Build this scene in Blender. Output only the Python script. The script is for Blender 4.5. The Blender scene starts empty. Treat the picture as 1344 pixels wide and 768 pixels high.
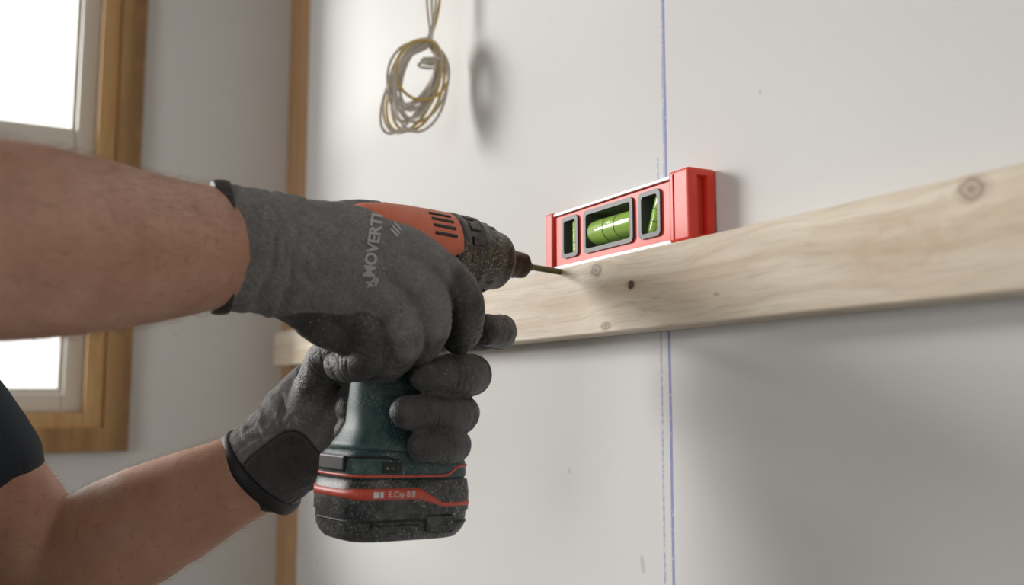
import bpy, bmesh, math, random
import numpy as np
from mathutils import Vector, Matrix, noise as mnoise
from mathutils.bvhtree import BVHTree
random.seed(7)
scene = bpy.context.scene
H0 = 1.4          # eye height of the camera (m)
FPX = 1200.0
ct, st = math.cos(math.radians(6.23)), math.sin(math.radians(6.23))
cy, sy = 0.8813, 0.4725
F = Vector((-cy*ct, sy*ct, st)); R = Vector((sy, cy, 0)); U = Vector((cy*st, -sy*st, ct))
C = Vector((0, 0, H0))
def P(px, py, d):
    # world point from image pixel coordinates and a chosen camera depth in metres
    return C + d*(F + (px-672)/FPX*R + (384-py)/FPX*U)
def W(x, y, z):
    return Vector((x, y, z+H0))

# ------------------------------------------------------------ materials
def new_mat(name, color=(0.8,0.8,0.8), rough=0.5, metal=0.0, **kw):
    m = bpy.data.materials.new(name); m.use_nodes = True
    nt = m.node_tree; b = nt.nodes['Principled BSDF']
    b.inputs['Base Color'].default_value = (*color, 1)
    b.inputs['Roughness'].default_value = rough
    b.inputs['Metallic'].default_value = metal
    for k, v in kw.items():
        b.inputs[k.replace('_', ' ')].default_value = v
    return m, nt, b
def N(nt, t, **kw):
    n = nt.nodes.new(t)
    for k, v in kw.items(): setattr(n, k, v)
    return n
def coords(nt, scale=(1,1,1)):
    tc = N(nt, 'ShaderNodeTexCoord'); mp = N(nt, 'ShaderNodeMapping')
    mp.inputs['Scale'].default_value = scale
    nt.links.new(tc.outputs['Object'], mp.inputs['Vector'])
    return mp.outputs['Vector']
def noise_tex(nt, scale, detail=4, vec=None, rough=0.5, dist=0.0):
    n = N(nt, 'ShaderNodeTexNoise')
    n.inputs['Scale'].default_value = scale; n.inputs['Detail'].default_value = detail
    n.inputs['Roughness'].default_value = rough; n.inputs['Distortion'].default_value = dist
    nt.links.new(vec if vec else coords(nt), n.inputs['Vector'])
    return n.outputs['Fac']
def ramp(nt, fac, stops):
    r = N(nt, 'ShaderNodeValToRGB'); e = r.color_ramp.elements
    while len(e) < len(stops): e.new(0.5)
    for i, (p, c) in enumerate(stops):
        e[i].position = p; e[i].color = (*c, 1) if len(c) == 3 else c
    nt.links.new(fac, r.inputs['Fac']); return r.outputs['Color']
def mix(nt, fac, a, b, mode='MIX'):
    n = N(nt, 'ShaderNodeMix', data_type='RGBA', blend_type=mode)
    for sock, v in ((n.inputs[0], fac), (n.inputs[6], a), (n.inputs[7], b)):
        if isinstance(v, (int, float)): sock.default_value = v
        elif isinstance(v, tuple): sock.default_value = (*v, 1)
        else: nt.links.new(v, sock)
    return n.outputs[2]
def math_n(nt, op, a, b=0.0, c=None, clamp=False):
    n = N(nt, 'ShaderNodeMath', operation=op, use_clamp=clamp)
    for i, v in enumerate((a, b) if c is None else (a, b, c)):
        if isinstance(v, (int, float)): n.inputs[i].default_value = v
        else: nt.links.new(v, n.inputs[i])
    return n.outputs[0]
def bump(nt, b, h, strength=0.3, dist=0.001):
    n = N(nt, 'ShaderNodeBump'); n.inputs['Strength'].default_value = strength
    n.inputs['Distance'].default_value = dist
    nt.links.new(h, n.inputs['Height']); nt.links.new(n.outputs['Normal'], b.inputs['Normal'])
def sep(nt):
    tc = N(nt, 'ShaderNodeTexCoord'); s = N(nt, 'ShaderNodeSeparateXYZ')
    nt.links.new(tc.outputs['Object'], s.inputs[0]); return s.outputs

def dusty(name, col, rough=0.55, dust=(0.50,0.47,0.42), amount=0.6, spec_scale=700):
    m, nt, b = new_mat(name, col, rough)
    n1 = noise_tex(nt, spec_scale, 3); n2 = noise_tex(nt, 40, 5)
    s1 = ramp(nt, n1, [(0.58,(0,0,0)),(0.65,(1,1,1))])
    s2 = ramp(nt, n2, [(0.36,(0,0,0)),(0.62,(1,1,1))])
    f = math_n(nt, 'MULTIPLY', s1, s2); f = math_n(nt, 'MULTIPLY', f, amount*1.4, clamp=True)
    n3 = ramp(nt, noise_tex(nt, 60, 6, rough=0.78), [(0.43,(0,0,0)),(0.78,(0.5,0.5,0.5))])
    f2 = math_n(nt, 'MULTIPLY', n3, amount*0.8)
    c = mix(nt, f2, col, dust); c = mix(nt, f, c, dust)
    nt.links.new(c, b.inputs['Base Color'])
    bump(nt, b, n1, 0.25, 0.0005)
    return m

# wall paint with chalk lines
def wall_material(name, col, lines=False):
    m, nt, b = new_mat(name, col, 0.75)
    big = noise_tex(nt, 2.2, 3)
    c = mix(nt, big, tuple(x*0.96 for x in col), tuple(min(1,x*1.03) for x in col))
    fine = noise_tex(nt, 260, 3)
    spots = ramp(nt, noise_tex(nt, 38, 1), [(0.79,(0,0,0)),(0.81,(1,1,1))])
    c = mix(nt, math_n(nt,'MULTIPLY',spots,0.4), c, (0.35,0.35,0.38))
    if lines:
        s = sep(nt)
        wob = math_n(nt, 'MULTIPLY', math_n(nt,'SUBTRACT', noise_tex(nt, 5, 1),0.5), 0.003)
        brk = noise_tex(nt, 260, 2, rough=0.6)
        def line(x0, w, z0, z1, k, lo=0.42):
            d = math_n(nt,'ABSOLUTE', math_n(nt,'SUBTRACT', math_n(nt,'ADD', s[0], wob), x0))
            a = math_n(nt,'SUBTRACT', 1.0, math_n(nt,'DIVIDE', d, w), clamp=True)
            a = math_n(nt,'MULTIPLY', a, 1.8, clamp=True)
            g = math_n(nt,'MULTIPLY', math_n(nt,'GREATER_THAN', s[2], z0), math_n(nt,'LESS_THAN', s[2], z1))
            a = math_n(nt,'MULTIPLY', a, g)
            bb = ramp(nt, brk, [(lo-0.12,(0,0,0)),(lo+0.1,(1,1,1))])
            a = math_n(nt,'MULTIPLY', a, bb)
            return math_n(nt,'MULTIPLY', a, k, clamp=True)
        l1 = line(-0.6215, 0.0025, 0, 2.6, 0.72, 0.30)
        l2 = line(-0.6330, 0.0019, H0-0.16, H0+0.205, 0.5, 0.44)
        l3 = line(-0.6245, 0.0014, H0+0.15, H0+0.42, 0.45, 0.42)
        for l in (l1, l2, l3): c = mix(nt, l, c, (0.12,0.16,0.48))
    nt.links.new(c, b.inputs['Base Color'])
    bump(nt, b, fine, 0.08, 0.0006)
    return m
M_wall = wall_material('painted_drywall_marked', (0.71,0.705,0.695), True)
M_wall2 = wall_material('painted_drywall', (0.69,0.68,0.655))

def wood(name, c1, c2, knots=(), grain=70, axis=0, rough=0.6, fine=0.35):
    m, nt, b = new_mat(name, c1, rough)
    sc = [grain]*3; sc[axis] = grain*0.03
    dn = noise_tex(nt, 5, 2, coords(nt, (1,1,3)))
    tc = N(nt,'ShaderNodeTexCoord')
    cmb = N(nt,'ShaderNodeCombineXYZ'); 
    dd = math_n(nt,'MULTIPLY', math_n(nt,'SUBTRACT',dn,0.5), 0.03)
    for i in range(3): nt.links.new(dd, cmb.inputs[i])
    vv = N(nt,'ShaderNodeVectorMath',operation='ADD')
    nt.links.new(tc.outputs['Object'], vv.inputs[0]); nt.links.new(cmb.outputs[0], vv.inputs[1])
    mp = N(nt,'ShaderNodeMapping'); mp.inputs['Scale'].default_value = sc
    nt.links.new(vv.outputs[0], mp.inputs['Vector'])
    g1 = noise_tex(nt, 1.0, 3, mp.outputs[0]); g2 = noise_tex(nt, 5.0, 3, mp.outputs[0], 0.6)
    c = mix(nt, ramp(nt, g1, [(0.38,(0,0,0)),(0.66,(1,1,1))]), c1, c2)
    c = mix(nt, math_n(nt,'MULTIPLY', ramp(nt, g2, [(0.5,(0,0,0)),(0.72,(1,1,1))]), fine), c, tuple(x*0.68 for x in c2))
    blot = noise_tex(nt, 9, 2)
    c = mix(nt, math_n(nt,'MULTIPLY', ramp(nt, blot, [(0.5,(0,0,0)),(0.8,(1,1,1))]), 0.35), c, tuple(min(1,x*a) for x,a in zip(c2,(1.0,0.88,0.76))))
    s = sep(nt)
    wn = noise_tex(nt, 120, 3)
    for (kx, kz, rx, rz, col, k) in knots:
        dx = math_n(nt,'DIVIDE', math_n(nt,'SUBTRACT', s[0], kx), rx)
        dz = math_n(nt,'DIVIDE', math_n(nt,'SUBTRACT', s[2], kz+H0), rz)
        d = math_n(nt,'SQRT', math_n(nt,'ADD', math_n(nt,'MULTIPLY',dx,dx), math_n(nt,'MULTIPLY',dz,dz)))
        d = math_n(nt,'ADD', d, math_n(nt,'MULTIPLY', math_n(nt,'SUBTRACT',wn,0.5), 0.7))
        ring = math_n(nt,'ADD', math_n(nt,'MULTIPLY', math_n(nt,'SINE', math_n(nt,'MULTIPLY', d, 14.0)), 0.25), 0.75)
        fall = ramp(nt, d, [(0.55,(1,1,1)),(1.0,(0,0,0))])
        c = mix(nt, math_n(nt,'MULTIPLY', math_n(nt,'MULTIPLY', fall, ring), k, clamp=True), c, col)
    nt.links.new(c, b.inputs['Base Color'])
    bump(nt, b, g2, 0.25, 0.0006)
    return m
M_board = wood('planed_pine', (0.82,0.735,0.60), (0.67,0.55,0.41), [
    (-0.6265,0.090,0.014,0.006,(0.50,0.36,0.23),0.6),
    (-0.627,0.090,0.0062,0.0048,(0.05,0.02,0.01),1.5),
    (-0.680,0.1085,0.012,0.0085,(0.34,0.28,0.23),1.0),
    (-0.6655,0.0577,0.010,0.005,(0.30,0.21,0.14),0.9),
    (-0.311,0.110,0.013,0.009,(0.32,0.22,0.16),0.9),
    (-0.52,0.072,0.004,0.002,(0.35,0.24,0.16),0.8),
    (-0.36,0.085,0.05,0.022,(0.62,0.44,0.30),0.5)], grain=90, fine=0.5)
M_stud = wood('rough_pine_stud', (0.60,0.36,0.18), (0.46,0.26,0.12), grain=60, axis=2)
M_trim = wood('window_timber_light', (0.60,0.37,0.16), (0.50,0.29,0.11), grain=50, axis=2)
M_trim2 = wood('window_timber_dark', (0.45,0.265,0.105), (0.24,0.13,0.045), [(0,0,0.01,0.01,(0,0,0),0)], grain=30, axis=2)
M_pvc, _, _ = new_mat('white_window_pvc', (0.66,0.62,0.55), 0.4)
M_glass = bpy.data.materials.new('window_glass'); M_glass.use_nodes = True
nt = M_glass.node_tree; nt.nodes.clear()
o = N(nt,'ShaderNodeOutputMaterial'); ms = N(nt,'ShaderNodeMixShader'); tr = N(nt,'ShaderNodeBsdfTransparent'); gl = N(nt,'ShaderNodeBsdfGlossy')
gl.inputs['Roughness'].default_value = 0.02; ms.inputs[0].default_value = 0.05
nt.links.new(tr.outputs[0], ms.inputs[1]); nt.links.new(gl.outputs[0], ms.inputs[2]); nt.links.new(ms.outputs[0], o.inputs[0])
M_floor, nt, b = new_mat('concrete_floor', (0.30,0.29,0.27), 0.8)
nt.links.new(ramp(nt, noise_tex(nt, 4, 8, rough=0.65), [(0.3,(0.18,0.17,0.155)),(0.7,(0.32,0.30,0.27))]), b.inputs['Base Color'])
M_ceil, _, _ = new_mat('ceiling_paint', (0.70,0.69,0.67), 0.8)

M_skin, nt, b = new_mat('skin', (0.55,0.30,0.20), 0.42)
n = noise_tex(nt, 22, 5, rough=0.65); n2 = noise_tex(nt, 420, 3)
c = ramp(nt, n, [(0.3,(0.46,0.225,0.145)),(0.7,(0.58,0.325,0.225))])
c = mix(nt, math_n(nt,'MULTIPLY', ramp(nt, noise_tex(nt, 150, 2), [(0.62,(0,0,0)),(0.72,(1,1,1))]), 0.35), c, (0.33,0.14,0.08))
nt.links.new(c, b.inputs['Base Color'])
b.inputs['Subsurface Weight'].default_value = 0.10
b.inputs['Subsurface Radius'].default_value = (0.01,0.004,0.002)
b.inputs['Subsurface Scale'].default_value = 0.5
bump(nt, b, n2, 0.4, 0.0008)
M_armhair, _, _ = new_mat('arm_hair', (0.34,0.20,0.11), 0.5)

def glove_material():
    m, nt, b = new_mat('glove_fabric', (0.15,0.15,0.155), 0.85)
    at = N(nt,'ShaderNodeAttribute'); at.attribute_name = 'coat'
    fine = noise_tex(nt, 1500, 2); med = noise_tex(nt, 55, 6, rough=0.7)
    vor = N(nt,'ShaderNodeTexVoronoi'); vor.inputs['Scale'].default_value = 560
    nt.links.new(coords(nt), vor.inputs['Vector'])
    fab = ramp(nt, med, [(0.3,(0.185,0.182,0.186)),(0.7,(0.272,0.268,0.266))])
    fab = mix(nt, math_n(nt,'MULTIPLY', ramp(nt, vor.outputs['Distance'], [(0.2,(0,0,0)),(0.7,(1,1,1))]), 0.45), fab, (0.12,0.12,0.122))
    coat = ramp(nt, med, [(0.3,(0.034,0.034,0.036)),(0.5,(0.054,0.053,0.054)),(0.75,(0.115,0.111,0.106))])
    k = ramp(nt, at.outputs['Fac'], [(0.42,(0,0,0)),(0.58,(1,1,1))])
    c = mix(nt, k, fab, coat)
    rub = math_n(nt,'MULTIPLY', ramp(nt, noise_tex(nt, 16, 5, rough=0.7), [(0.43,(0,0,0)),(0.68,(1,1,1))]), ramp(nt, noise_tex(nt, 380, 3), [(0.42,(0,0,0)),(0.68,(1,1,1))]))
    c = mix(nt, math_n(nt,'MULTIPLY', rub, 0.36), c, (0.44,0.42,0.385))
    dz = math_n(nt,'MULTIPLY', ramp(nt, noise_tex(nt, 480, 3), [(0.64,(0,0,0)),(0.70,(1,1,1))]), ramp(nt, noise_tex(nt, 28, 3),[(0.42,(0,0,0)),(0.65,(1,1,1))]))
    c = mix(nt, math_n(nt,'MULTIPLY',dz,0.6), c, (0.62,0.59,0.54))
    blk = N(nt,'ShaderNodeAttribute'); blk.attribute_name = 'black'
    c = mix(nt, blk.outputs['Fac'], c, (0.014,0.014,0.016))
    nt.links.new(c, b.inputs['Base Color'])
    rr = N(nt,'ShaderNodeMapRange'); rr.inputs[3].default_value = 0.9; rr.inputs[4].default_value = 0.5
    nt.links.new(k, rr.inputs[0]); nt.links.new(rr.outputs[0], b.inputs['Roughness'])
    h = math_n(nt,'ADD', math_n(nt,'MULTIPLY', vor.outputs['Distance'], 0.8), math_n(nt,'MULTIPLY', fine, 0.4))
    h = math_n(nt,'ADD', h, math_n(nt,'MULTIPLY', med, 1.4))
    bump(nt, b, h, 0.55, 0.0013)
    b.inputs['Sheen Weight'].default_value = 0.12
    return m
M_glove = glove_material()
M_shirt, nt, b = new_mat('navy_shirt', (0.020,0.028,0.040), 0.9)
bump(nt, b, noise_tex(nt, 500, 3), 0.3, 0.0008)
M_pants, nt, b = new_mat('work_trousers', (0.06,0.065,0.07), 0.9)
M_hair, _, _ = new_mat('brown_hair', (0.06,0.035,0.02), 0.7)
M_eye, _, _ = new_mat('eye_white', (0.8,0.8,0.78), 0.2)
M_iris, _, _ = new_mat('iris', (0.05,0.04,0.03), 0.2)
M_lip, _, _ = new_mat('lips', (0.45,0.17,0.13), 0.5)
M_teal = dusty('teal_housing', (0.018,0.070,0.072), 0.5, amount=0.5)
M_orange = dusty('orange_red_housing', (0.74,0.17,0.075), 0.45, dust=(0.5,0.38,0.32), amount=0.5)
M_rubber = dusty('nose_rubber', (0.022,0.019,0.019), 0.42, dust=(0.42,0.35,0.28), amount=1.0, spec_scale=600)
M_batt = dusty('battery_plastic', (0.018,0.025,0.028), 0.45, amount=0.75)
M_redline = dusty('red_stripe', (0.66,0.08,0.045), 0.45, amount=0.35)
M_label, _, _ = new_mat('label_white', (0.75,0.75,0.72), 0.5)
M_print, _, _ = new_mat('glove_print', (0.52,0.52,0.52), 0.8)
M_chuck, _, _ = new_mat('chuck_metal', (0.05,0.035,0.03), 0.4, 0.7)
M_screw, _, _ = new_mat('screw_metal', (0.20,0.19,0.10), 0.35, 0.9)
M_red, nt, b = new_mat('level_red_plastic', (0.82,0.06,0.032), 0.4)
M_alu, _, _ = new_mat('level_white_edge', (0.80,0.80,0.80), 0.4, 0.1)
M_bezel, _, _ = new_mat('level_bezel', (0.075,0.08,0.085), 0.45)
M_vial, _, b = new_mat('vial_fluid', (0.55,0.85,0.18), 0.06)
b.inputs['Transmission Weight'].default_value = 0.45
b.inputs['Emission Color'].default_value = (0.5,0.9,0.15,1); b.inputs['Emission Strength'].default_value = 0.05
M_bubble, _, _ = new_mat('vial_bubble', (0.80,0.95,0.45), 0.05)
M_black, _, _ = new_mat('black_plastic', (0.012,0.012,0.013), 0.5)
M_cable, _, _ = new_mat('cable_grey', (0.66,0.62,0.55), 0.5)
M_cabley, _, _ = new_mat('cable_yellow', (0.66,0.48,0.14), 0.5)

# ------------------------------------------------------------ mesh helpers
def link(ob, parent=None):
    scene.collection.objects.link(ob)
    if parent: ob.parent = parent
    return ob
def empty(name):
    e = bpy.data.objects.new(name, None); e.empty_display_size = 0.05
    return link(e)
def mesh_obj(name, verts, faces, mats, parent=None, smooth=True, M=None, recalc=True):
    me = bpy.data.meshes.new(name)
    me.from_pydata([tuple(v) for v in verts], [], faces)
    if recalc:
        bm = bmesh.new(); bm.from_mesh(me); bmesh.ops.recalc_face_normals(bm, faces=bm.faces); bm.to_mesh(me); bm.free()
    if smooth: me.polygons.foreach_set('use_smooth', [True]*len(me.polygons))
    for m in (mats if isinstance(mats, (list, tuple)) else [mats]): me.materials.append(m)
    if M is not None: me.transform(M)
    me.update()
    return link(bpy.data.objects.new(name, me), parent)
def boxes(name, lst, mat, parent=None, bevel=0.0, M=None, seg=2):
    bm = bmesh.new()
    for lo, hi in lst:
        c = [(a+b)/2 for a, b in zip(lo, hi)]; s = [abs(b-a) for a, b in zip(lo, hi)]
        bmesh.ops.create_cube(bm, size=1, matrix=Matrix.Translation(c) @ Matrix.Diagonal((*s, 1)))
    if bevel > 0:
        bmesh.ops.bevel(bm, geom=bm.edges[:], offset=bevel, segments=seg, affect='EDGES', profile=0.5)
    me = bpy.data.meshes.new(name); bm.to_mesh(me); bm.free()
    me.materials.append(mat)
    if M is not None: me.transform(M)
    return link(bpy.data.objects.new(name, me), parent)
def cr(a, b, c, d, t):
    return 0.5*((2*b) + (-a+c)*t + (2*a-5*b+4*c-d)*t*t + (-a+3*b-3*c+d)*t**3)
def resample(seq, sub):
    out = []; n = len(seq)
    for i in range(n-1):
        a = seq[max(i-1,0)]; b = seq[i]; c = seq[i+1]; d = seq[min(i+2,n-1)]
        for k in range(sub): out.append(cr(a, b, c, d, k/sub))
    out.append(seq[-1]); return out
def tube(pts, radii, wd=None, n=24, sub=6, cap=True, expo=2.0):
    pts = [Vector(p) for p in pts]
    rr = [Vector((r, r, 0)) if isinstance(r, (int, float)) else Vector((r[0], r[1], 0)) for r in radii]
    if wd is None: wds = [Vector((0.13, 0.21, 0.97))]*len(pts)
    elif isinstance(wd, Vector): wds = [wd]*len(pts)
    else: wds = [Vector(w) for w in wd]
    p = resample(pts, sub); r = resample(rr, sub); w = resample(wds, sub)
    m = len(p); T = [(p[min(i+1,m-1)]-p[max(i-1,0)]).normalized() for i in range(m)]
    rings = []
    prev = None
    def ring(c, t, wv, rx, ry):
        nonlocal prev
        a = wv - wv.dot(t)*t
        if a.length < 0.15 and prev is not None: a = prev - prev.dot(t)*t
        a.normalize(); prev = a; b = t.cross(a)
        o = []
        for k in range(n):
            th = 2*math.pi*k/n; cc, ss = math.cos(th), math.sin(th)
            e = 2/expo
            o.append(c + a*rx*math.copysign(abs(cc)**e, cc) + b*ry*math.copysign(abs(ss)**e, ss))
        return o
    if cap:
        for k in range(4):
            an = math.pi/2*(1-(k+0.4)/4.0); h = min(r[0].x, r[0].y)
            rings.append(ring(p[0]-T[0]*h*math.sin(an), T[0], w[0], r[0].x*math.cos(an), r[0].y*math.cos(an)))
    for i in range(m): rings.append(ring(p[i], T[i], w[i], r[i].x, r[i].y))
    if cap:
        for k in range(3,-1,-1):
            an = math.pi/2*(1-(k+0.4)/4.0); h = min(r[-1].x, r[-1].y)
            rings.append(ring(p[-1]+T[-1]*h*math.sin(an), T[-1], w[-1], r[-1].x*math.cos(an), r[-1].y*math.cos(an)))
    return stack(rings)
def stack(rings, close=True):
    n = len(rings[0]); V = [v for r in rings for v in r]; Fc = []
    for i in range(len(rings)-1):
        for k in range(n):
            Fc.append((i*n+k, i*n+(k+1)%n, (i+1)*n+(k+1)%n, (i+1)*n+k))
    if close:
        Fc.append(tuple(range(n-1,-1,-1))); Fc.append(tuple((len(rings)-1)*n+k for k in range(n)))
    return V, Fc
def ellipsoid(c, rad, rot=None, n=20):
    bm = bmesh.new(); bmesh.ops.create_uvsphere(bm, u_segments=n, v_segments=n//2+2, radius=1)
    Mx = Matrix.Translation(c) @ (rot.to_4x4() if rot else Matrix.Identity(4)) @ Matrix.Diagonal((*rad, 1))
    bm.transform(Mx); V = [v.co.copy() for v in bm.verts]; Fc = [tuple(v.index for v in f.verts) for f in bm.faces]; bm.free()
    return V, Fc
def fuse(name, parts, mat, parent=None, voxel=0.002, smooth=5, factor=0.5, disp=None):
    V, Fc = [], []
    for pv, pf in parts:
        bm = bmesh.new(); vs = [bm.verts.new(v) for v in pv]
        for f in pf: bm.faces.new([vs[i] for i in f])
        bmesh.ops.recalc_face_normals(bm, faces=bm.faces); bm.verts.index_update()
        o = len(V); V += [v.co.copy() for v in bm.verts]
        Fc += [tuple(v.index+o for v in f.verts) for f in bm.faces]; bm.free()
    me = bpy.data.meshes.new(name+'_src'); me.from_pydata([tuple(v) for v in V], [], Fc)
    ob = bpy.data.objects.new(name+'_src', me); scene.collection.objects.link(ob)
    md = ob.modifiers.new('r', 'REMESH'); md.mode = 'VOXEL'; md.voxel_size = voxel
    if smooth:
        ms = ob.modifiers.new('s', 'SMOOTH'); ms.factor = factor; ms.iterations = smooth
    dg = bpy.context.evaluated_depsgraph_get(); ev = ob.evaluated_get(dg)
    m2 = bpy.data.meshes.new_from_object(ev); m2.name = name
    bpy.data.objects.remove(ob); bpy.data.meshes.remove(me)
    m2.materials.clear(); m2.materials.append(mat)
    m2.polygons.foreach_set('use_smooth', [True]*len(m2.polygons))
    if disp:
        nr = [v.normal.copy() for v in m2.vertices]
        for v, nn in zip(m2.vertices, nr): v.co += nn*disp(v.co, nn)
    m2.update()
    return link(bpy.data.objects.new(name, m2), parent)
def lathe(prof, n=40):
    rings = [[Vector((x, r*math.cos(2*math.pi*k/n), r*math.sin(2*math.pi*k/n))) for k in range(n)] for x, r in prof]
    return stack(rings)
def add_attr(me, name, vals):
    a = me.attributes.new(name, 'FLOAT', 'POINT'); a.data.foreach_set('value', np.asarray(vals, dtype=np.float32))

# ------------------------------------------------------------ room
XB, YR, YL, XN, ZC = -1.93, 0.485, -2.8, 2.2, 2.6
boxes('floor', [((XB-0.2, YL-0.2, -0.1), (XN+0.2, YR+0.2, 0))], M_floor)
boxes('ceiling', [((XB-0.2, YL-0.2, ZC), (XN+0.2, YR+0.2, ZC+0.1))], M_ceil)
boxes('wall_right', [((-1.777, YR, 0), (XN, YR+0.12, ZC))], M_wall)
wy0, wy1, wz0, wz1 = -1.35, 0.145, H0-0.072, 2.42
boxes('wall_back', [((XB-0.14, wy1, 0), (XB, YR+0.12, ZC)), ((XB-0.14, YL, 0), (XB, wy0, ZC)),
                    ((XB-0.14, wy0, 0), (XB, wy1, wz0)), ((XB-0.14, wy0, wz1), (XB, wy1, ZC))], M_wall2)
vx0, vx1, vz0, vz1 = -0.6, 1.6, 0.9, 2.3
boxes('wall_left', [((XB-0.14, YL-0.14, 0), (vx0, YL, ZC)), ((vx1, YL-0.14, 0), (XN+0.1, YL, ZC)),
                    ((vx0, YL-0.14, 0), (vx1, YL, vz0)), ((vx0, YL-0.14, vz1), (vx1, YL, ZC))], M_wall2)
boxes('wall_front', [((XN, YL, 0), (XN+0.12, YR, ZC))], M_wall2)
boxes('trim_1', [((XB+0.001, YR-0.002, 0.0), (-1.778, YR+0.08, ZC))], M_stud, bevel=0.003)
w1 = empty('window_1')
def frame_boxes(x0, x1, ya, yb, za, zb, t):
    return [((x0, yb-t, za), (x1, yb, zb)), ((x0, ya, za), (x1, ya+t, zb)),
            ((x0, ya+t, za), (x1, yb-t, za+t)), ((x0, ya+t, zb-t), (x1, yb-t, zb))]
boxes('outer_casing', frame_boxes(XB, XB+0.022, wy0-0.045, 0.19, wz0-0.04, wz1+0.045, 0.045), M_trim2, w1, 0.002)
boxes('inner_jamb', frame_boxes(XB-0.10, XB+0.008, wy0, wy1-0.001, wz0, wz1, 0.034), M_trim, w1, 0.002)
fy0, fy1, fz0, fz1 = wy0+0.034, wy1-0.035, wz0+0.034, wz1-0.034
SW = 0.036
rz0, rz1 = H0+0.452, H0+0.512
boxes('sash_frame', frame_boxes(XB-0.09, XB-0.03, fy0, fy1, fz0, fz1, SW) +
      [((XB-0.085, fy0+SW, rz0), (XB-0.035, fy1-SW, rz1))], M_pvc, w1, 0.004)
boxes('sash_bead', frame_boxes(XB-0.075, XB-0.045, fy0+SW, fy1-SW, fz0+SW, rz0, 0.010) +
      frame_boxes(XB-0.075, XB-0.045, fy0+SW, fy1-SW, rz1, fz1-SW, 0.010), M_pvc, w1, 0.002)
boxes('sash_glass', [((XB-0.062, fy0+SW, fz0+SW), (XB-0.058, fy1-SW, fz1-SW))], M_glass, w1)
w2 = empty('added_fill_window')  # unseen window, added as an opening for the fill lamp
def frame_boxes_y(y0, y1, xa, xb, za, zb, t):
    return [((xb-t, y0, za), (xb, y1, zb)), ((xa, y0, za), (xa+t, y1, zb)),
            ((xa+t, y0, za), (xb-t, y1, za+t)), ((xa+t, y0, zb-t), (xb-t, y1, zb))]
boxes('casing', frame_boxes_y(YL, YL+0.02, vx0-0.06, vx1+0.06, vz0-0.06, vz1+0.06, 0.06), M_trim, w2, 0.002)
boxes('frame', frame_boxes_y(YL-0.1, YL-0.03, vx0, vx1, vz0, vz1, 0.06)+[((0.47,YL-0.1,vz0+0.06),(0.53,YL-0.03,vz1-0.06))], M_pvc, w2, 0.003)
boxes('glass', [((vx0+0.06, YL-0.066, vz0+0.06), (vx1-0.06, YL-0.062, vz1-0.06))], M_glass, w2)

# ------------------------------------------------------------ board
boxes('pine_board', [((-1.86, 0.45, H0+0.052), (0.9, YR-0.0005, H0+0.118))], M_board, bevel=0.0015)

# ------------------------------------------------------------ spirit level
lv = empty('spirit_level')
LX0, LX1, LY0, LY1, LZ0, LZ1 = -0.781, -0.557, 0.458, 0.4845, H0+0.1182, H0+0.176
def rrect(x0, x1, z0, z1, r, n=5):
    o = []
    for (cx, cz, a0) in ((x1-r, z1-r, 0), (x0+r, z1-r, 90), (x0+r, z0+r, 180), (x1-r, z0+r, 270)):
        for k in range(n+1):
            a = math.radians(a0+90*k/n); o.append((cx+r*math.cos(a), cz+r*math.sin(a)))
    return o
def prism(poly, y0, y1):
    return stack([[Vector((x, y0, z)) for x, z in poly], [Vector((x, y1, z)) for x, z in poly]])
def boolean_cut(ob, cutters):
    for i, (V, Fc) in enumerate(cutters):
        c = mesh_obj('cutter', V, Fc, M_black, smooth=False)
        md = ob.modifiers.new('b', 'BOOLEAN'); md.operation = 'DIFFERENCE'; md.object = c; md.solver = 'EXACT'
        dg = bpy.context.evaluated_depsgraph_get(); m2 = bpy.data.meshes.new_from_object(ob.evaluated_get(dg))
        ob.modifiers.clear(); ob.data = m2; bpy.data.objects.remove(c)
holes = [(-0.7507,-0.7245), (-0.7115,-0.636), (-0.6245,-0.5975)]
hz0, hz1 = H0+0.130, H0+0.167
body = boxes('body', [((LX0+0.012, LY0+0.002, LZ0+0.004), (LX1-0.022, LY1-0.002, LZ1-0.004))], M_red, lv, 0.0008)
boolean_cut(body, [prism(rrect(a, b, hz0, hz1, 0.004), LY0-0.01, LY1+0.01) for a, b in holes])
boxes('edge_strips', [((LX0+0.012, LY0, LZ1-0.0035), (LX1-0.024, LY1, LZ1-0.0005)), ((LX0+0.008, LY0, LZ0), (LX1-0.020, LY1, LZ0+0.0045))], M_alu, lv, 0.0006)
endr = boxes('end_block', [((LX1-0.026, LY0-0.0015, LZ0+0.001), (LX1, LY1, LZ1+0.002))], M_red, lv, 0.0025, seg=3)
boolean_cut(endr, [prism(rrect(LX1-0.006, LX1+0.01, LZ0+0.006, LZ1-0.004, 0.001), LY0+0.007, LY1-0.009),
                   prism(rrect(LX1-0.0205, LX1-0.018, LZ0+0.003, LZ1-0.001, 0.001), LY0-0.004, LY0+0.0)])
boxes('end_block_far', [((LX0, LY0-0.0015, LZ0+0.001), (LX0+0.014, LY1, LZ1+0.001))], M_red, lv, 0.0025, seg=3)
for i, (a, b_) in enumerate(holes):
    o1 = rrect(a-0.0015, b_+0.0015, hz0-0.0015, hz1+0.0015, 0.005); i1 = rrect(a+0.0025, b_-0.0025, hz0+0.0025, hz1-0.0025, 0.003)
    n = len(o1); V = []; Fc = []
    y0, y1 = LY0-0.0002, LY1-0.003
    for (pl, yy) in ((o1, y0), (i1, y0), (i1, y1), (o1, y1)): V += [Vector((x, yy, z)) for x, z in pl]
    for r_ in range(4):
        for k in range(n): Fc.append((r_*n+k, r_*n+(k+1)%n, ((r_+1)%4)*n+(k+1)%n, ((r_+1)%4)*n+k))
    mesh_obj('bezel_%d' % (i+1), V, Fc, M_bezel, lv, smooth=False)
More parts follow.
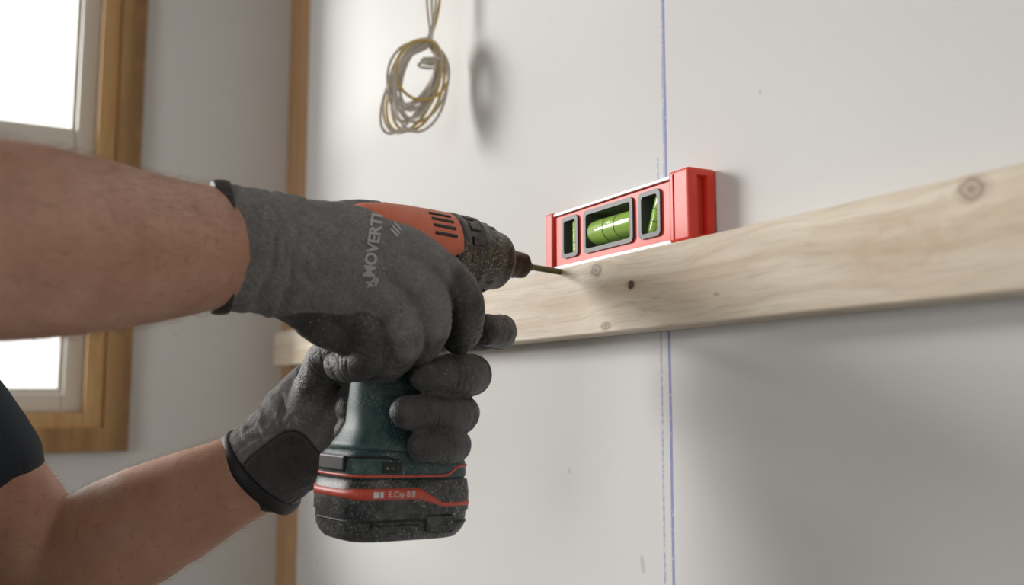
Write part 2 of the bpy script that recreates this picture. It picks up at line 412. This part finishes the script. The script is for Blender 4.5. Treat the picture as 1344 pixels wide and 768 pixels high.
def cyl(a, b, r, n=24): return tube([a, (Vector(a)+Vector(b))/2, b], [r, r, r], n=n, sub=2, wd=Vector((0.1,1,0.05)) )
ym = 0.470
mz = (hz0+hz1)/2
vials = [((-0.7376, ym, hz0+0.004), (-0.7376, ym, hz1-0.004), 0.0072), ((-0.705, ym, mz), (-0.6425, ym, mz), 0.0115), ((-0.617, ym, hz0+0.005), (-0.605, ym, hz1-0.005), 0.0078)]
for i, (a, b_, r_) in enumerate(vials):
    V, Fc = cyl(a, b_, r_); mesh_obj('vial_%d' % (i+1), V, Fc, M_vial, lv)
    va, vb = Vector(a), Vector(b_); d = (vb-va).normalized(); mid = (va+vb)/2
    V, Fc = ellipsoid(mid+Vector((0,-r_*0.72,r_*0.25)), (0.007,0.003,0.003) if i==1 else (0.003,0.002,0.005)); mesh_obj('bubble_%d' % (i+1), V, Fc, M_bubble, lv)
    for s_ in (-1, 1):
        cc = mid + d*s_*(0.009 if i==1 else 0.005)
        V, Fc = tube([cc-d*0.0004, cc, cc+d*0.0004], [r_+0.0002]*3, n=24, sub=1, cap=False, wd=Vector((0.1,1,0.05)))
        mesh_obj('vial_ring_%d%s' % (i+1, 'a' if s_<0 else 'b'), V, Fc, M_black, lv)

# ------------------------------------------------------------ hanging cable coil
cu = bpy.data.curves.new('cable_coil', 'CURVE'); cu.dimensions = '3D'; cu.bevel_depth = 0.0019; cu.bevel_resolution = 3
cu.materials.append(M_cable); cu.materials.append(M_cabley)
def spline(pts, mi, cyc=False):
    s = cu.splines.new('NURBS'); s.points.add(len(pts)-1)
    for q, p in zip(s.points, pts): q.co = (*p, 1)
    s.order_u = 4; s.use_endpoint_u = not cyc; s.use_cyclic_u = cyc; s.material_index = mi; s.use_smooth = True
anchor = P(564, 60, 1.165)       # where the loops are gathered
er = Vector((0.18, 0.984, 0)); en = Vector((-0.984, 0.18, 0))
rnd = random.Random(23)
for w_ in range(4):
    pts = []
    hang = P(566, -330, 1.17)
    offx = R*(-0.010+0.006*w_) + F*(0.004*(w_ % 2))
    pts.append(Vector((hang.x, hang.y, ZC)) + offx*1.2)
    pts.append(Vector((hang.x, hang.y, (ZC+hang.z)/2)) + offx*1.2 + R*0.004)
    for t in (0, 0.25, 0.5, 0.75, 0.9):
        pts.append(P(576-8*t, -330+386*t, 1.17) + offx*(1-0.35*t) + R*0.003*math.sin(6*t+w_))
    turns = 4 if w_ != 3 else 3
    for j in range(turns):
        ra = rnd.uniform(0.018, 0.035); rb = rnd.uniform(0.040, 0.062); tilt = rnd.uniform(-0.46, -0.20)
        if w_ == 0 and j == 1: rb = 0.069; tilt = -0.42; ra = 0.024
        if w_ == 1 and j == 2: rb = 0.066; tilt = -0.36; ra = 0.030
        ax_ = math.cos(tilt); sx_ = math.sin(tilt); dep = rnd.uniform(-0.014, 0.016); sh = rnd.uniform(-0.003, 0.007)
        for k in range(12):
            a = math.pi/2 + 2*math.pi*k/12 + (0.2 if k else 0)
            u, v = ra*math.cos(a), rb*(math.sin(a)-1)
            y = u*sx_+v*ax_
            x = u*ax_ - v*sx_
            pts.append(anchor + er*(x*1.04+sh) + Vector((0,0,1))*(y+0.003*j) + en*(dep*math.sin(a*0.5)+0.003*math.sin(k+w_)))
    pts.append(anchor + R*0.012 + Vector((0,0,-0.015)))
    spline(pts, 1 if w_ == 3 else 0)
pts = [P(559,78,1.165) + (R*math.cos(a)*0.012 + F*math.sin(a)*0.011) + Vector((0,0,0.0008*a - 0.010)) + R*0.0006*a for a in [k*0.5 for k in range(32)]]
spline(pts, 0)
coil = bpy.data.objects.new('cable_coil', cu); link(coil)

# ------------------------------------------------------------ cordless driver
T_ = W(-0.742, 0.45, 0.1144)
O_ = W(-0.7086, 0.2744, 0.122)
ax = (T_-O_).normalized(); lf = Vector((0,0,1)).cross(ax).normalized(); up = ax.cross(lf)
DM = Matrix((( ax.x, lf.x, up.x, O_.x), (ax.y, lf.y, up.y, O_.y), (ax.z, lf.z, up.z, O_.z), (0,0,0,1)))
def L(x, y, z): return DM @ Vector((x, y, z))
dr = empty('cordless_driver')
tipx = (T_-O_).length
def dpart(name, VF, mat, smooth=True): return mesh_obj(name, VF[0], VF[1], mat, dr, smooth, DM)
def sells(rows, n=48):
    rings = []
    for z, xc, hl, hw, e in rows:
        r = []
        for k in range(n):
            th = 2*math.pi*k/n; c_, s_ = math.cos(th), math.sin(th)
            r.append(Vector((xc+hl*math.copysign(abs(c_)**(2/e), c_), hw*math.copysign(abs(s_)**(2/e), s_), z)))
        rings.append(r)
    return stack(rings)
dpart('motor_housing', lathe([(-0.052,0.004),(-0.052,0.018),(-0.049,0.024),(-0.040,0.028),(-0.02,0.0305),(0.02,0.0315),(0.036,0.031),(0.038,0.01)]), M_teal)
rings = []
for x, r in [(-0.046,0.0265),(-0.04,0.0292),(-0.02,0.0325),(0.0,0.0340),(0.022,0.0345),(0.040,0.0345),(0.046,0.0335)]:
    rr = []
    amax = 2.0 if x < 0.03 else 1.7
    for k in range(25):
        a = -amax+2*amax*k/24
        rr.append((x, r*math.sin(a), r*math.cos(a)))
    for k in range(24,-1,-1):
        a = -amax+2*amax*k/24
        rr.append((x, (r-0.004)*math.sin(a), (r-0.004)*math.cos(a)))
    rings.append([Vector(q) for q in rr])
dpart('upper_shell', stack(rings), M_orange)
for i in range(4):
    a = -(0.70+0.21*i); M_ = DM @ Matrix.Rotation(-a, 4, 'X')
    boxes('vent_%d' % i, [((0.012,-0.0014,0.032),(0.034,0.0014,0.0353))], M_black, dr, 0.0006, M=M_)
dpart('nose_housing', lathe([(0.034,0.01),(0.036,0.0325),(0.042,0.0350),(0.048,0.0352),(0.050,0.0335),(0.060,0.0330),(0.063,0.0345),(0.067,0.0345),(0.070,0.0325),(0.080,0.0312),(0.090,0.0285),(0.097,0.0255),(0.099,0.0262),(0.103,0.0250),(0.107,0.0215),(0.1085,0.0195),(0.1085,0.012)], 56), M_rubber)
for k in range(14):
    a = 2*math.pi*k/14
    boxes('nose_rib_%d' % k, [((0.051,-0.0042,0.0315),(0.062,0.0042,0.0348))], M_rubber, dr, 0.0012, M=DM@Matrix.Rotation(a, 4, 'X'))
    boxes('nose_grip_%d' % k, [((0.071,-0.0022,0.0298),(0.084,0.0022,0.0318))], M_rubber, dr, 0.001, M=DM@Matrix.Rotation(a+0.2, 4, 'X'))
dpart('chuck', lathe([(0.105,0.006),(0.107,0.0115),(0.111,0.0128),(0.122,0.0128),(0.124,0.0110),(0.127,0.0122),(0.133,0.0116),(0.136,0.0085),(0.136,0.003)]), M_chuck)
dpart('driver_bit', lathe([(0.134,0.001),(0.134,0.0045),(0.1405,0.0042),(0.142,0.003),(0.143,0.001)], 6), M_chuck, False)
prof = [(0.1408,0.0005),(0.1408,0.0042),(0.1422,0.0040),(0.145,0.0022)]
x = 0.145
while x < tipx-0.001:
    prof += [(x,0.0017),(x+0.0009,0.0030),(x+0.0012,0.0030),(x+0.0018,0.0017)]; x += 0.0025
prof += [(tipx+0.004,0.0015),(tipx+0.006,0.0002)]
sc = empty('wood_screw')
mesh_obj('threaded_shank', *lathe(prof, 16), M_screw, sc, True, DM)
dpart('handle', sells([(-0.012,0.002,0.034,0.022,2.4),(-0.035,0.000,0.031,0.0215,2.4),(-0.06,-0.003,0.029,0.0215,2.3),(-0.09,-0.006,0.0285,0.022,2.3),
    (-0.115,-0.007,0.029,0.0225,2.4),(-0.135,-0.006,0.031,0.0235,2.6),(-0.147,-0.003,0.034,0.0255,2.8),(-0.155,0.0,0.040,0.029,3.0),(-0.162,0.002,0.046,0.0325,3.4),(-0.168,0.003,0.0500,0.0345,3.8)]), M_teal)
dpart('trigger', sells([(-0.030,0.038,0.012,0.010,2.6),(-0.045,0.034,0.012,0.0105,2.6),(-0.062,0.026,0.010,0.010,2.6)]), M_redline)
dpart('direction_switch', sells([(-0.024,0.012,0.010,0.0245,3),(-0.032,0.012,0.010,0.0245,3)]), M_black)
for k in range(6):
    boxes('grip_rib_%d' % k, [((-0.024,-0.0238,-0.088-0.008*k),(0.004,-0.0215,-0.0845-0.008*k))], M_teal, dr, 0.0008, M=DM)
bx = 0.004
K = 0.95
dpart('battery_dock', sells([(-0.166,bx,0.051*K,0.0345*K,4.0),(-0.170,bx,0.0555*K,0.0370*K,4.6),(-0.178,bx,0.0575*K,0.0385*K,5),(-0.187,bx,0.0580*K,0.0390*K,5),(-0.1895,bx,0.0565*K,0.0378*K,5)]), M_teal)
dpart('battery_pack', sells([(-0.1890,bx,0.0560*K,0.0375*K,5),(-0.1905,bx,0.0590*K,0.0402*K,5),(-0.200,bx,0.0605*K,0.0415*K,5),(-0.214,bx,0.0605*K,0.0415*K,5),(-0.2155,bx,0.0590*K,0.0402*K,5),(-0.226,bx,0.0580*K,0.0395*K,5),(-0.2315,bx,0.0555*K,0.0372*K,4.6),(-0.2355,bx,0.0520*K,0.0340*K,4.4),(-0.2365,bx,0.049*K,0.031*K,4.2)]), M_batt)
def belt(zfun, hfun, off, hl, hw, e, n=160):
    hl *= K; hw *= K
    V=[];Fc=[]
    for k in range(n):
        th = 2*math.pi*k/n; c_, s_ = math.cos(th), math.sin(th)
        px_ = math.copysign(abs(c_)**(2/e), c_); py_ = math.copysign(abs(s_)**(2/e), s_)
        zc = zfun(px_, py_); h = hfun(px_, py_)
        for (o_, z) in ((-0.002,zc+h),(off,zc+h),(off,zc-h),(-0.002,zc-h)):
            V.append(Vector((bx+(hl+o_)*px_, (hw+o_)*py_, z)))
    for k in range(n):
        for j in range(4):
            a_ = k*4+j; b_ = k*4+(j+1)%4; c_ = ((k+1)%n)*4+(j+1)%4; d_ = ((k+1)%n)*4+j
            Fc.append((a_, b_, c_, d_))
    return V, Fc
def sstep(x, a, b_): t = max(0, min(1, (x-a)/(b_-a))); return t*t*(3-2*t)
dpart('battery_stripe', belt(lambda x,y: -0.2000-0.0090*sstep(x,0.05,0.40), lambda x,y: 0.0042-0.0027*sstep(x,0.0,0.4)-0.0012*sstep(-x,0.9,1.0), 0.0004, 0.0605, 0.0415, 5), M_redline)
dpart('dock_stripe', belt(lambda x,y: -0.1868+0.0075*sstep(x,0.45,0.75), lambda x,y: 0.0010, 0.0005, 0.0580, 0.0390, 5), M_redline)
dpart('dock_groove', belt(lambda x,y: -0.1725-0.004*sstep(x,-0.6,-0.2)+0.004*sstep(x,0.3,0.6), lambda x,y: 0.0012, 0.0002, 0.0563, 0.0377, 4.8), M_black)
dpart('pack_groove', belt(lambda x,y: -0.2205-0.003*sstep(x,0.0,0.3), lambda x,y: 0.0007, 0.0003, 0.0586, 0.0400, 5), M_black)
yf = -0.0390*K
boxes('charge_gauge', [((-0.028,yf-0.0012,-0.1845),(-0.012,yf+0.001,-0.1765))], M_black, dr, 0.0008, M=DM)
boxes('gauge_bar', [((-0.026+0.0045*k,yf-0.0015,-0.182),(-0.0235+0.0045*k,yf-0.001,-0.179)) for k in range(3)], M_batt, dr, 0.0002, M=DM)
yb = -0.0400*K
boxes('latch_panel', [((0.012,yb-0.0014,-0.2305),(0.038,yb+0.001,-0.2175))], M_batt, dr, 0.002, M=DM)
boxes('side_panel', [((-0.036,yb-0.0012,-0.2305),(0.006,yb+0.001,-0.2235))], M_batt, dr, 0.0012, M=DM)
boxes('dock_rear_plate', [((bx-0.0600*K,-0.020,-0.184),(bx-0.0560*K,0.020,-0.172))], M_black, dr, 0.0015, M=DM)
def text_base(name, s, size, off=0.0, extr=0.0002):
    tc = bpy.data.curves.new(name, 'FONT'); tc.body = s; tc.size = size; tc.extrude = extr; tc.offset = off; tc.align_x = 'CENTER'; tc.align_y = 'CENTER'
    ob = bpy.data.objects.new(name+'_t', tc); scene.collection.objects.link(ob)
    dg = bpy.context.evaluated_depsgraph_get(); me = bpy.data.meshes.new_from_object(ob.evaluated_get(dg))
    bpy.data.objects.remove(ob); return me
def text_mesh(name, s, size, Mx, mat, parent, extr=0.0002):
    me = text_base(name, s, size, 0.0, extr); me.transform(Mx); me.materials.clear(); me.materials.append(mat)
    return link(bpy.data.objects.new(name, me), parent)
yt = -0.0415*K-0.0006
TM = DM @ Matrix(((1,0,0,-0.012),(0,0,-1,yt),(0,1,0,-0.2002),(0,0,0,1)))
text_mesh('battery_text', 'E.Csy 8.8', 0.0064, TM, M_label, dr, 0.0001)
boxes('battery_mark', [((-0.0370,yt-0.0002,-0.2024),(-0.0320,yt+0.0002,-0.1980)), ((-0.0310,yt-0.0002,-0.2024),(-0.0285,yt+0.0002,-0.1980))], M_label, dr, M=DM)

# ------------------------------------------------------------ gloves
def seg_d(Pn, a, b, ra, rb):
    a = np.array(a); b = np.array(b); ab = b-a
    t = np.clip(((Pn-a)@ab)/max(1e-12, ab@ab), 0, 1)
    return np.linalg.norm(Pn-(a+t[:,None]*ab), axis=1) - (ra+(rb-ra)*t)
def build_glove(name, chains, opening, strap=None, voxel=0.0014, smooth=5):
    root = empty(name)
    parts = [tube(p, r, w, n=24, sub=6) for p, r, w, c in chains]
    def disp(co, nn):
        a = mnoise.fractal(co*32, 1.0, 2.0, 3)*0.0010
        b_ = mnoise.noise(Vector((co.x*50, co.y*50, co.z*30))+Vector((3,1,7)))
        return a - 0.0009*math.exp(-(b_/0.08)**2)
    ob = fuse('glove_shell', parts, M_glove, root, voxel, smooth, 0.5, disp)
    me = ob.data; nv = len(me.vertices)
    co = np.empty(nv*3); me.vertices.foreach_get('co', co); co = co.reshape(-1,3)
    nr = np.array([v.normal[:] for v in me.vertices])
    num = np.zeros(nv); den = np.zeros(nv); dsum = np.zeros(nv)
    wob = np.array([mnoise.noise(Vector(c)*90) for c in co])*0.0012
    for ci, (p, r, w, c) in enumerate(chains):
        dmin = np.full(nv, 1.0)
        for i in range(len(p)-1):
            ra = r[i] if isinstance(r[i], float) else sum(r[i])/2; rb = r[i+1] if isinstance(r[i+1], float) else sum(r[i+1])/2
            d = seg_d(co, p[i], p[i+1], ra, rb); dmin = np.minimum(dmin, d)
            k = np.exp(-d/0.003); num += k*(c[i]+c[i+1])/2; den += k
        if ci > 0:
            for i in range(2, len(p)-1):
                t = np.array((p[i+1]-p[i-1]).normalized()); rad = r[i] if isinstance(r[i], float) else r[i][0]
                q = co-np.array(p[i]); s = q@t + wob; dist = np.linalg.norm(q, axis=1)
                g = np.exp(-(s/0.0011)**2)+0.7*np.exp(-((s-0.0048)/0.001)**2)+0.7*np.exp(-((s+0.0048)/0.001)**2)
                dsum -= 0.0011*g*(dist < rad*1.5)*(dmin < 0.004)
        else:
            t = np.array((p[1]-p[0]).normalized()); s = (co-np.array(p[1]))@t + 5*wob
            env = np.exp(-((s-0.005)/0.030)**2)
            dsum += env*0.0009*np.sin(s*2*np.pi/0.016 + wob*900)
    co2 = co + nr*dsum[:,None]
    me.vertices.foreach_set('co', co2.ravel()); me.update()
    add_attr(me, 'coat', num/den + wob*60)
    oc, od, ow = opening
    s = (co-np.array(oc))@np.array(od)
    blk = 1/(1+np.exp((s-0.006)/0.0008))
    if strap is not None: blk = np.maximum(blk, strap(co))
    add_attr(me, 'black', blk)
    return root, ob
# right hand (near)
rp = [P(300,326,0.664), P(350,332,0.676), P(400,343,0.69), P(455,354,0.70), P(505,368,0.712)]
rr_ = [(0.0465,0.036),(0.0455,0.034),(0.048,0.032),(0.0505,0.029),(0.042,0.023)]
wdr = [U+0.05*R, U, U-0.1*R, U+0.1*R, U*0.9+0.55*R]
chR = [
 (rp, rr_, wdr, [0,0,0,0,0]),
 ([P(465,312,0.715),P(523,325,0.715),P(572,352,0.717),P(607,388,0.722),P(612,428,0.732),P(602,446,0.742)], [0.0205,0.019,0.0175,0.0158,0.0145,0.0125], None, [0,0,0.35,1,1,1]),
 ([P(455,338,0.71),P(508,355,0.706),P(552,382,0.703),P(568,418,0.704),P(556,454,0.714),P(540,470,0.726)], [0.020,0.0185,0.0168,0.0158,0.0142,0.0125], None, [0,0,0.0,0.3,1,1]),
 ([P(445,368,0.705),P(485,388,0.698),P(520,410,0.693),P(530,446,0.694),P(512,476,0.706),P(493,482,0.718)], [0.020,0.0185,0.016,0.0152,0.014,0.0125], None, [0,0,0.1,0.4,1,1]),
 ([P(425,385,0.705),P(460,408,0.695),P(486,430,0.690),P(488,460,0.692),P(466,481,0.702),P(444,479,0.716)], [0.019,0.017,0.0155,0.0142,0.013,0.012], None, [0.9,0.8,0.8,1,1,1]),
 ([P(375,320,0.70),P(425,300,0.735),P(470,288,0.775),P(510,290,0.81),P(545,300,0.83)], [0.021,0.0195,0.0175,0.016,0.0135], None, [0,0,0.5,1,1]),
 ([P(400,408,0.69),P(425,425,0.695),P(455,440,0.70)], [0.016,0.018,0.016], None, [1.6,1.6,1.6]),
]
dR = (rp[1]-rp[0]).normalized()
gR, gRo = build_glove('work_glove', chR, (rp[0]-dR*0.012, dR, None))
def cuff(root, c, d, wv, a, b_, name='cuff_band', ln=0.011):
    d = d.normalized()
    V, Fc = tube([c-d*ln*0.6, c-d*ln*0.5, c, c+d*ln*0.5, c+d*ln*0.6], [(a-0.002,b_-0.002),(a+0.0008,b_+0.0008),(a+0.0016,b_+0.0016),(a+0.0008,b_+0.0008),(a-0.002,b_-0.002)], wv, n=48, sub=3, cap=False)
    return mesh_obj(name, V, Fc, M_black, root)
cuff(gR, rp[0]-dR*0.006, dR+0.1*U, U, 0.0475, 0.037)
def print_on(name, s, size, px, py, ang, target, off=0.0004):
    me = text_base(name, s, size, off, 0.0)
    bm = bmesh.new(); bm.from_mesh(me)
    bmesh.ops.triangulate(bm, faces=bm.faces[:])
    bmesh.ops.subdivide_edges(bm, edges=bm.edges[:], cuts=2, use_grid_fill=True)
    bvh = BVHTree.FromObject(target, bpy.context.evaluated_depsgraph_get())
    c = P(px, py, 0.60); z = (C-c).normalized()
    xx = R*math.cos(ang)+U*math.sin(ang); xx = (xx-xx.dot(z)*z).normalized(); yy = z.cross(xx)
    for v in bm.verts:
        o_ = c + xx*v.co.x + yy*v.co.y
        hit, nrm, _, _ = bvh.ray_cast(o_, -z, 0.3)
        v.co = (hit + nrm*0.0007) if hit else o_ - z*0.08
    bm.to_mesh(me); bm.free(); me.materials.clear(); me.materials.append(M_print)
    link(bpy.data.objects.new(name, me), gR)
print_on('print_name', 'MOVERTI', 0.0115, 490, 322, math.radians(82), gRo)
print_on('print_mark', '///', 0.0095, 520, 302, math.radians(60), gRo)
print_on('print_size', 'x9', 0.0090, 489, 371, math.radians(10), gRo)

# left hand (behind the handle)
lw = P(348,614,0.815)
lp = [lw, P(380,584,0.812), P(414,550,0.808), P(452,525,0.803), L(0.012,0.041,-0.118)]
lr = [(0.0435,0.034),(0.044,0.030),(0.046,0.026),(0.047,0.022),(0.046,0.016)]
wl = [U*0.93-0.36*R, U*0.9-0.35*R, U*0.95-0.25*R, U, U]
chL = [
 (lp, lr, wl, [0.15,0.1,0.2,0.5,1]),
 ([L(-0.01,0.040,-0.083),L(0.04,0.046,-0.074),L(0.082,0.036,-0.067),L(0.101,0.008,-0.065),L(0.092,-0.022,-0.066),L(0.068,-0.034,-0.067)], [0.017,0.0165,0.0160,0.0160,0.0155,0.0135], None, [1]*6),
 ([L(-0.01,0.042,-0.108),L(0.035,0.045,-0.107),L(0.062,0.028,-0.106),L(0.069,-0.004,-0.105),L(0.052,-0.034,-0.105),L(0.022,-0.043,-0.107),L(0.004,-0.041,-0.108)], [0.0175,0.0175,0.0175,0.0178,0.0175,0.0165,0.014], None, [1]*7),
 ([L(-0.012,0.042,-0.136),L(0.03,0.045,-0.137),L(0.054,0.028,-0.138),L(0.060,-0.004,-0.138),L(0.042,-0.035,-0.138),L(0.006,-0.043,-0.138),L(-0.012,-0.041,-0.138)], [0.016,0.016,0.016,0.0158,0.0155,0.0150,0.013], None, [1]*7),
 ([L(-0.014,0.040,-0.156),L(0.022,0.043,-0.159),L(0.046,0.028,-0.162),L(0.050,-0.004,-0.163),L(0.036,-0.037,-0.163),L(0.014,-0.046,-0.163),L(0.002,-0.044,-0.163)], [0.015,0.015,0.0142,0.0142,0.0142,0.0138,0.012], None, [1]*7),
 ([P(400,555,0.80),P(418,505,0.79),P(432,468,0.768),P(462,450,0.742),P(500,445,0.732)], [0.021,0.020,0.018,0.0165,0.0145], None, [0.3,0.6,1,1,1]),
]
dL = (lp[1]-lp[0]).normalized()
sc_c = P(370,620,0.775)
def strap(co):
    q = co-np.array(sc_c)
    a1 = np.array((R*0.80+U*0.6).normalized()); a2 = np.array((U*0.80-R*0.6).normalized()); a3 = np.array(F)
    u = (q@a1)/0.032; v = (q@a2)/0.027; d = (u**4+v**4)**0.25
    f = (q@a3) < 0.03
    return np.where(f, np.maximum(0.72/(1+np.exp((d-1)/0.03)), 0.95*np.exp(-((d-1)/0.05)**2)), 0)
gL, gLo = build_glove('work_glove', chL, (lp[0]-dL*0.012, dL, None), strap)
cuff(gL, lp[0]-dL*0.006, dL, wl[0], 0.0445, 0.035)

# ------------------------------------------------------------ worker
wk = empty('worker')
eR = W(-0.505,-0.095,0.062); sR = W(-0.585,-0.35,0.10)
armR = [sR, W(-0.55,-0.22,0.08), eR, P(0,316,0.50), P(100,320,0.553), P(200,326,0.61), P(285,326,0.655), P(330,330,0.672)]
armRr = [(0.058,0.055),(0.052,0.050),(0.047,0.045),(0.0555,0.047),(0.0545,0.046),(0.0500,0.041),(0.0440,0.034),(0.040,0.030)]
def skin_disp(co, nn): return mnoise.fractal(co*14, 1.0, 2.0, 3)*0.0018
aR = fuse('right_arm', [tube(armR, armRr, U, n=32)], M_skin, wk, 0.003, 4, 0.5, skin_disp)
sL = W(-0.95,-0.19,0.14); eL = P(66,748,0.80)
armL = [sL, sL.lerp(eL,0.5), sL.lerp(eL,0.85), eL, P(150,708,0.805), P(215,675,0.81), P(290,640,0.813), lw]
armLr = [0.058,0.052,0.049,0.050,(0.053,0.048),(0.050,0.045),(0.042,0.036),(0.037,0.030)]
aL = fuse('left_arm', [tube(armL, armLr, U, n=32)], M_skin, wk, 0.003, 4, 0.5, skin_disp)
def hairs(name, ob, dirv, count, zone):
    hc = bpy.data.curves.new(name, 'CURVE'); hc.dimensions = '3D'; hc.bevel_depth = 0.00007; hc.bevel_resolution = 0
    hc.materials.append(M_armhair); me = ob.data; rng = random.Random(5); k = 0; tries = 0
    while k < count and tries < count*30:
        tries += 1
        v = me.vertices[rng.randrange(len(me.vertices))]
        if not zone(v.co): continue
        nn = v.normal; d = (dirv + Vector((rng.uniform(-.5,.5),rng.uniform(-.5,.5),rng.uniform(-.6,.3)))).normalized()
        d = (d - d.dot(nn)*nn).normalized(); ln = rng.uniform(0.006,0.012)
        p0 = v.co; p1 = p0 + nn*ln*0.30 + d*ln*0.45; p2 = p0 + nn*ln*0.38 + d*ln*1.0
        s = hc.splines.new('POLY'); s.points.add(2)
        for q, p, r_ in zip(s.points, (p0, p1, p2), (1, 0.8, 0.3)): q.co = (*p, 1); q.radius = r_
        k += 1
    link(bpy.data.objects.new(name, hc), wk)
fdR = (rp[0]-eR).normalized(); fdL = (lw-eL).normalized()
hairs('right_arm_hair', aR, fdR, 2800, lambda c: (c-eR).dot(fdR) > 0.02 and (rp[0]-c).dot(fdR) > 0.012)
hairs('left_arm_hair', aL, fdL, 1500, lambda c: (c-eL).dot(fdL) > 0.0 and (lw-c).dot(fdL) > 0.02)
shc = W(-0.767,-0.278,0.06); fwd = Vector((0.415,0.91,0)).normalized(); side = Vector((0.91,-0.415,0)).normalized(); ZU = Vector((0,0,1))
def B(s, f, z): return shc + side*s + fwd*f + ZU*z
def rings_torso(rows, n=36):
    rings = []
    for z, hw, hd, f in rows:
        rings.append([B(hw*math.copysign(abs(math.cos(t))**0.85, math.cos(t)), f+hd*math.copysign(abs(math.sin(t))**0.9, math.sin(t)), z) for t in [2*math.pi*k/n for k in range(n)]])
    return stack(rings)
torso = rings_torso([(-0.56,0.175,0.115,0),(-0.50,0.18,0.12,0),(-0.35,0.165,0.112,0),(-0.2,0.175,0.118,0.0),(-0.07,0.19,0.12,0.0),(0.02,0.19,0.11,0),(0.08,0.155,0.085,-0.01),(0.115,0.095,0.065,-0.015),(0.13,0.065,0.058,-0.015)])
hemL = sL.lerp(eL, 0.70)
slL = tube([sL+side*0.04, sL, sL.lerp(eL,0.4), hemL], [0.07,0.072,0.064,0.060], None, n=32)
slR = tube([sR-side*0.04, sR, sR.lerp(W(-0.55,-0.22,0.08),0.9)], [0.07,0.072,0.066], None, n=32)
def cloth_disp(co, nn): return mnoise.fractal(co*11, 1.0, 2.0, 3)*0.004
fuse('shirt', [torso, slL, slR], M_shirt, wk, 0.005, 5, 0.5, cloth_disp)
hd = B(0.0, 0.045, 0.36)
fr = Matrix((side, fwd, ZU)).transposed()
parts = [tube([B(0,-0.02,0.08), B(0,-0.005,0.16), B(0,0.02,0.25)], [0.062,0.056,0.058], fwd, n=24),
         ellipsoid(hd+ZU*0.02-fwd*0.012, (0.076,0.096,0.105), fr), ellipsoid(hd-ZU*0.055+fwd*0.03, (0.055,0.062,0.062), fr),
         ellipsoid(hd-ZU*0.018+fwd*0.098, (0.013,0.018,0.024), fr), ellipsoid(hd-ZU*0.09+fwd*0.065, (0.026,0.022,0.018), fr),
         ellipsoid(hd+side*0.076-ZU*0.005-fwd*0.01, (0.010,0.018,0.030), fr), ellipsoid(hd-side*0.076-ZU*0.005-fwd*0.01, (0.010,0.018,0.030), fr),
         ellipsoid(hd+ZU*0.022+fwd*0.078, (0.045,0.012,0.010), fr)]
fuse('head', parts, M_skin, wk, 0.003, 4)
for s_ in (-1, 1):
    V, Fc = ellipsoid(hd+side*s_*0.031+fwd*0.083+ZU*0.004, (0.013,0.010,0.008), fr); mesh_obj('eye_%d' % (s_+2), V, Fc, M_eye, wk)
    V, Fc = ellipsoid(hd+side*s_*0.031+fwd*0.0915+ZU*0.003, (0.005,0.003,0.005), fr); mesh_obj('iris_%d' % (s_+2), V, Fc, M_iris, wk)
V, Fc = ellipsoid(hd-ZU*0.058+fwd*0.091, (0.022,0.007,0.006), fr); mesh_obj('mouth', V, Fc, M_lip, wk)
fuse('hair', [ellipsoid(hd+ZU*0.045-fwd*0.022, (0.082,0.098,0.092), fr), ellipsoid(hd-ZU*0.01-fwd*0.055, (0.070,0.055,0.07), fr)], M_hair, wk, 0.004, 2, 0.5, lambda co, nn: mnoise.noise(co*60)*0.004)
def leg(s_):
    return tube([B(s_*0.085,0,-0.50), B(s_*0.10,0.01,-0.72), B(s_*0.115,0.02,-0.98), B(s_*0.12,0.0,-1.25), B(s_*0.12,-0.01,-1.40)], [0.095,0.085,0.066,0.058,0.055], fwd, n=24)
fuse('trousers', [rings_torso([(-0.62,0.17,0.115,0),(-0.56,0.185,0.122,0),(-0.50,0.178,0.117,0)]), leg(-1), leg(1)], M_pants, wk, 0.006, 5)
for s_ in (-1, 1):
    parts = [tube([B(s_*0.12,-0.05,-1.415), B(s_*0.125,0.05,-1.418), B(s_*0.13,0.17,-1.425)], [(0.045,0.045),(0.047,0.042),(0.045,0.032)], side, n=20)]
    fuse('boot_%d' % (s_+2), parts, M_black, wk, 0.005, 2)

# ------------------------------------------------------------ light, world, camera
def area(name, loc, target, sx, sy_, e, col):
    l = bpy.data.lights.new(name, 'AREA'); l.shape = 'RECTANGLE'; l.size = sx; l.size_y = sy_; l.energy = e; l.color = col
    o = bpy.data.objects.new(name, l); o.location = loc
    o.rotation_euler = (Vector(target)-Vector(loc)).to_track_quat('-Z', 'Y').to_euler(); link(o); return o
area('daylight_window_1', (-4.5, -2.85, 2.85), (-0.8, 0.40, 1.5), 1.6, 1.6, 275, (1.0,0.975,0.94))
area('added_fill_lamp', ((vx0+vx1)/2, YL-0.2, 1.6), ((vx0+vx1)/2, 0, 1.6), 2.2, 1.4, 21, (1.0,0.985,0.97))  # weak soft fill lamp, added outside the unseen left-wall window
wd = bpy.data.worlds.new('overcast_sky'); scene.world = wd; wd.use_nodes = True
wd.node_tree.nodes['Background'].inputs[0].default_value = (1.0,0.99,0.98,1)
wd.node_tree.nodes['Background'].inputs[1].default_value = 1.8
cam = bpy.data.cameras.new('camera'); cam.lens = 36*FPX/1344; cam.sensor_width = 36; cam.clip_start = 0.02
co_ = bpy.data.objects.new('camera', cam); link(co_)
co_.matrix_world = Matrix(((R.x,U.x,-F.x,C.x),(R.y,U.y,-F.y,C.y),(R.z,U.z,-F.z,C.z),(0,0,0,1)))
cam.dof.use_dof = True; cam.dof.focus_distance = 0.80; cam.dof.aperture_fstop = 4.0
scene.camera = co_
scene.view_settings.view_transform = 'Standard'
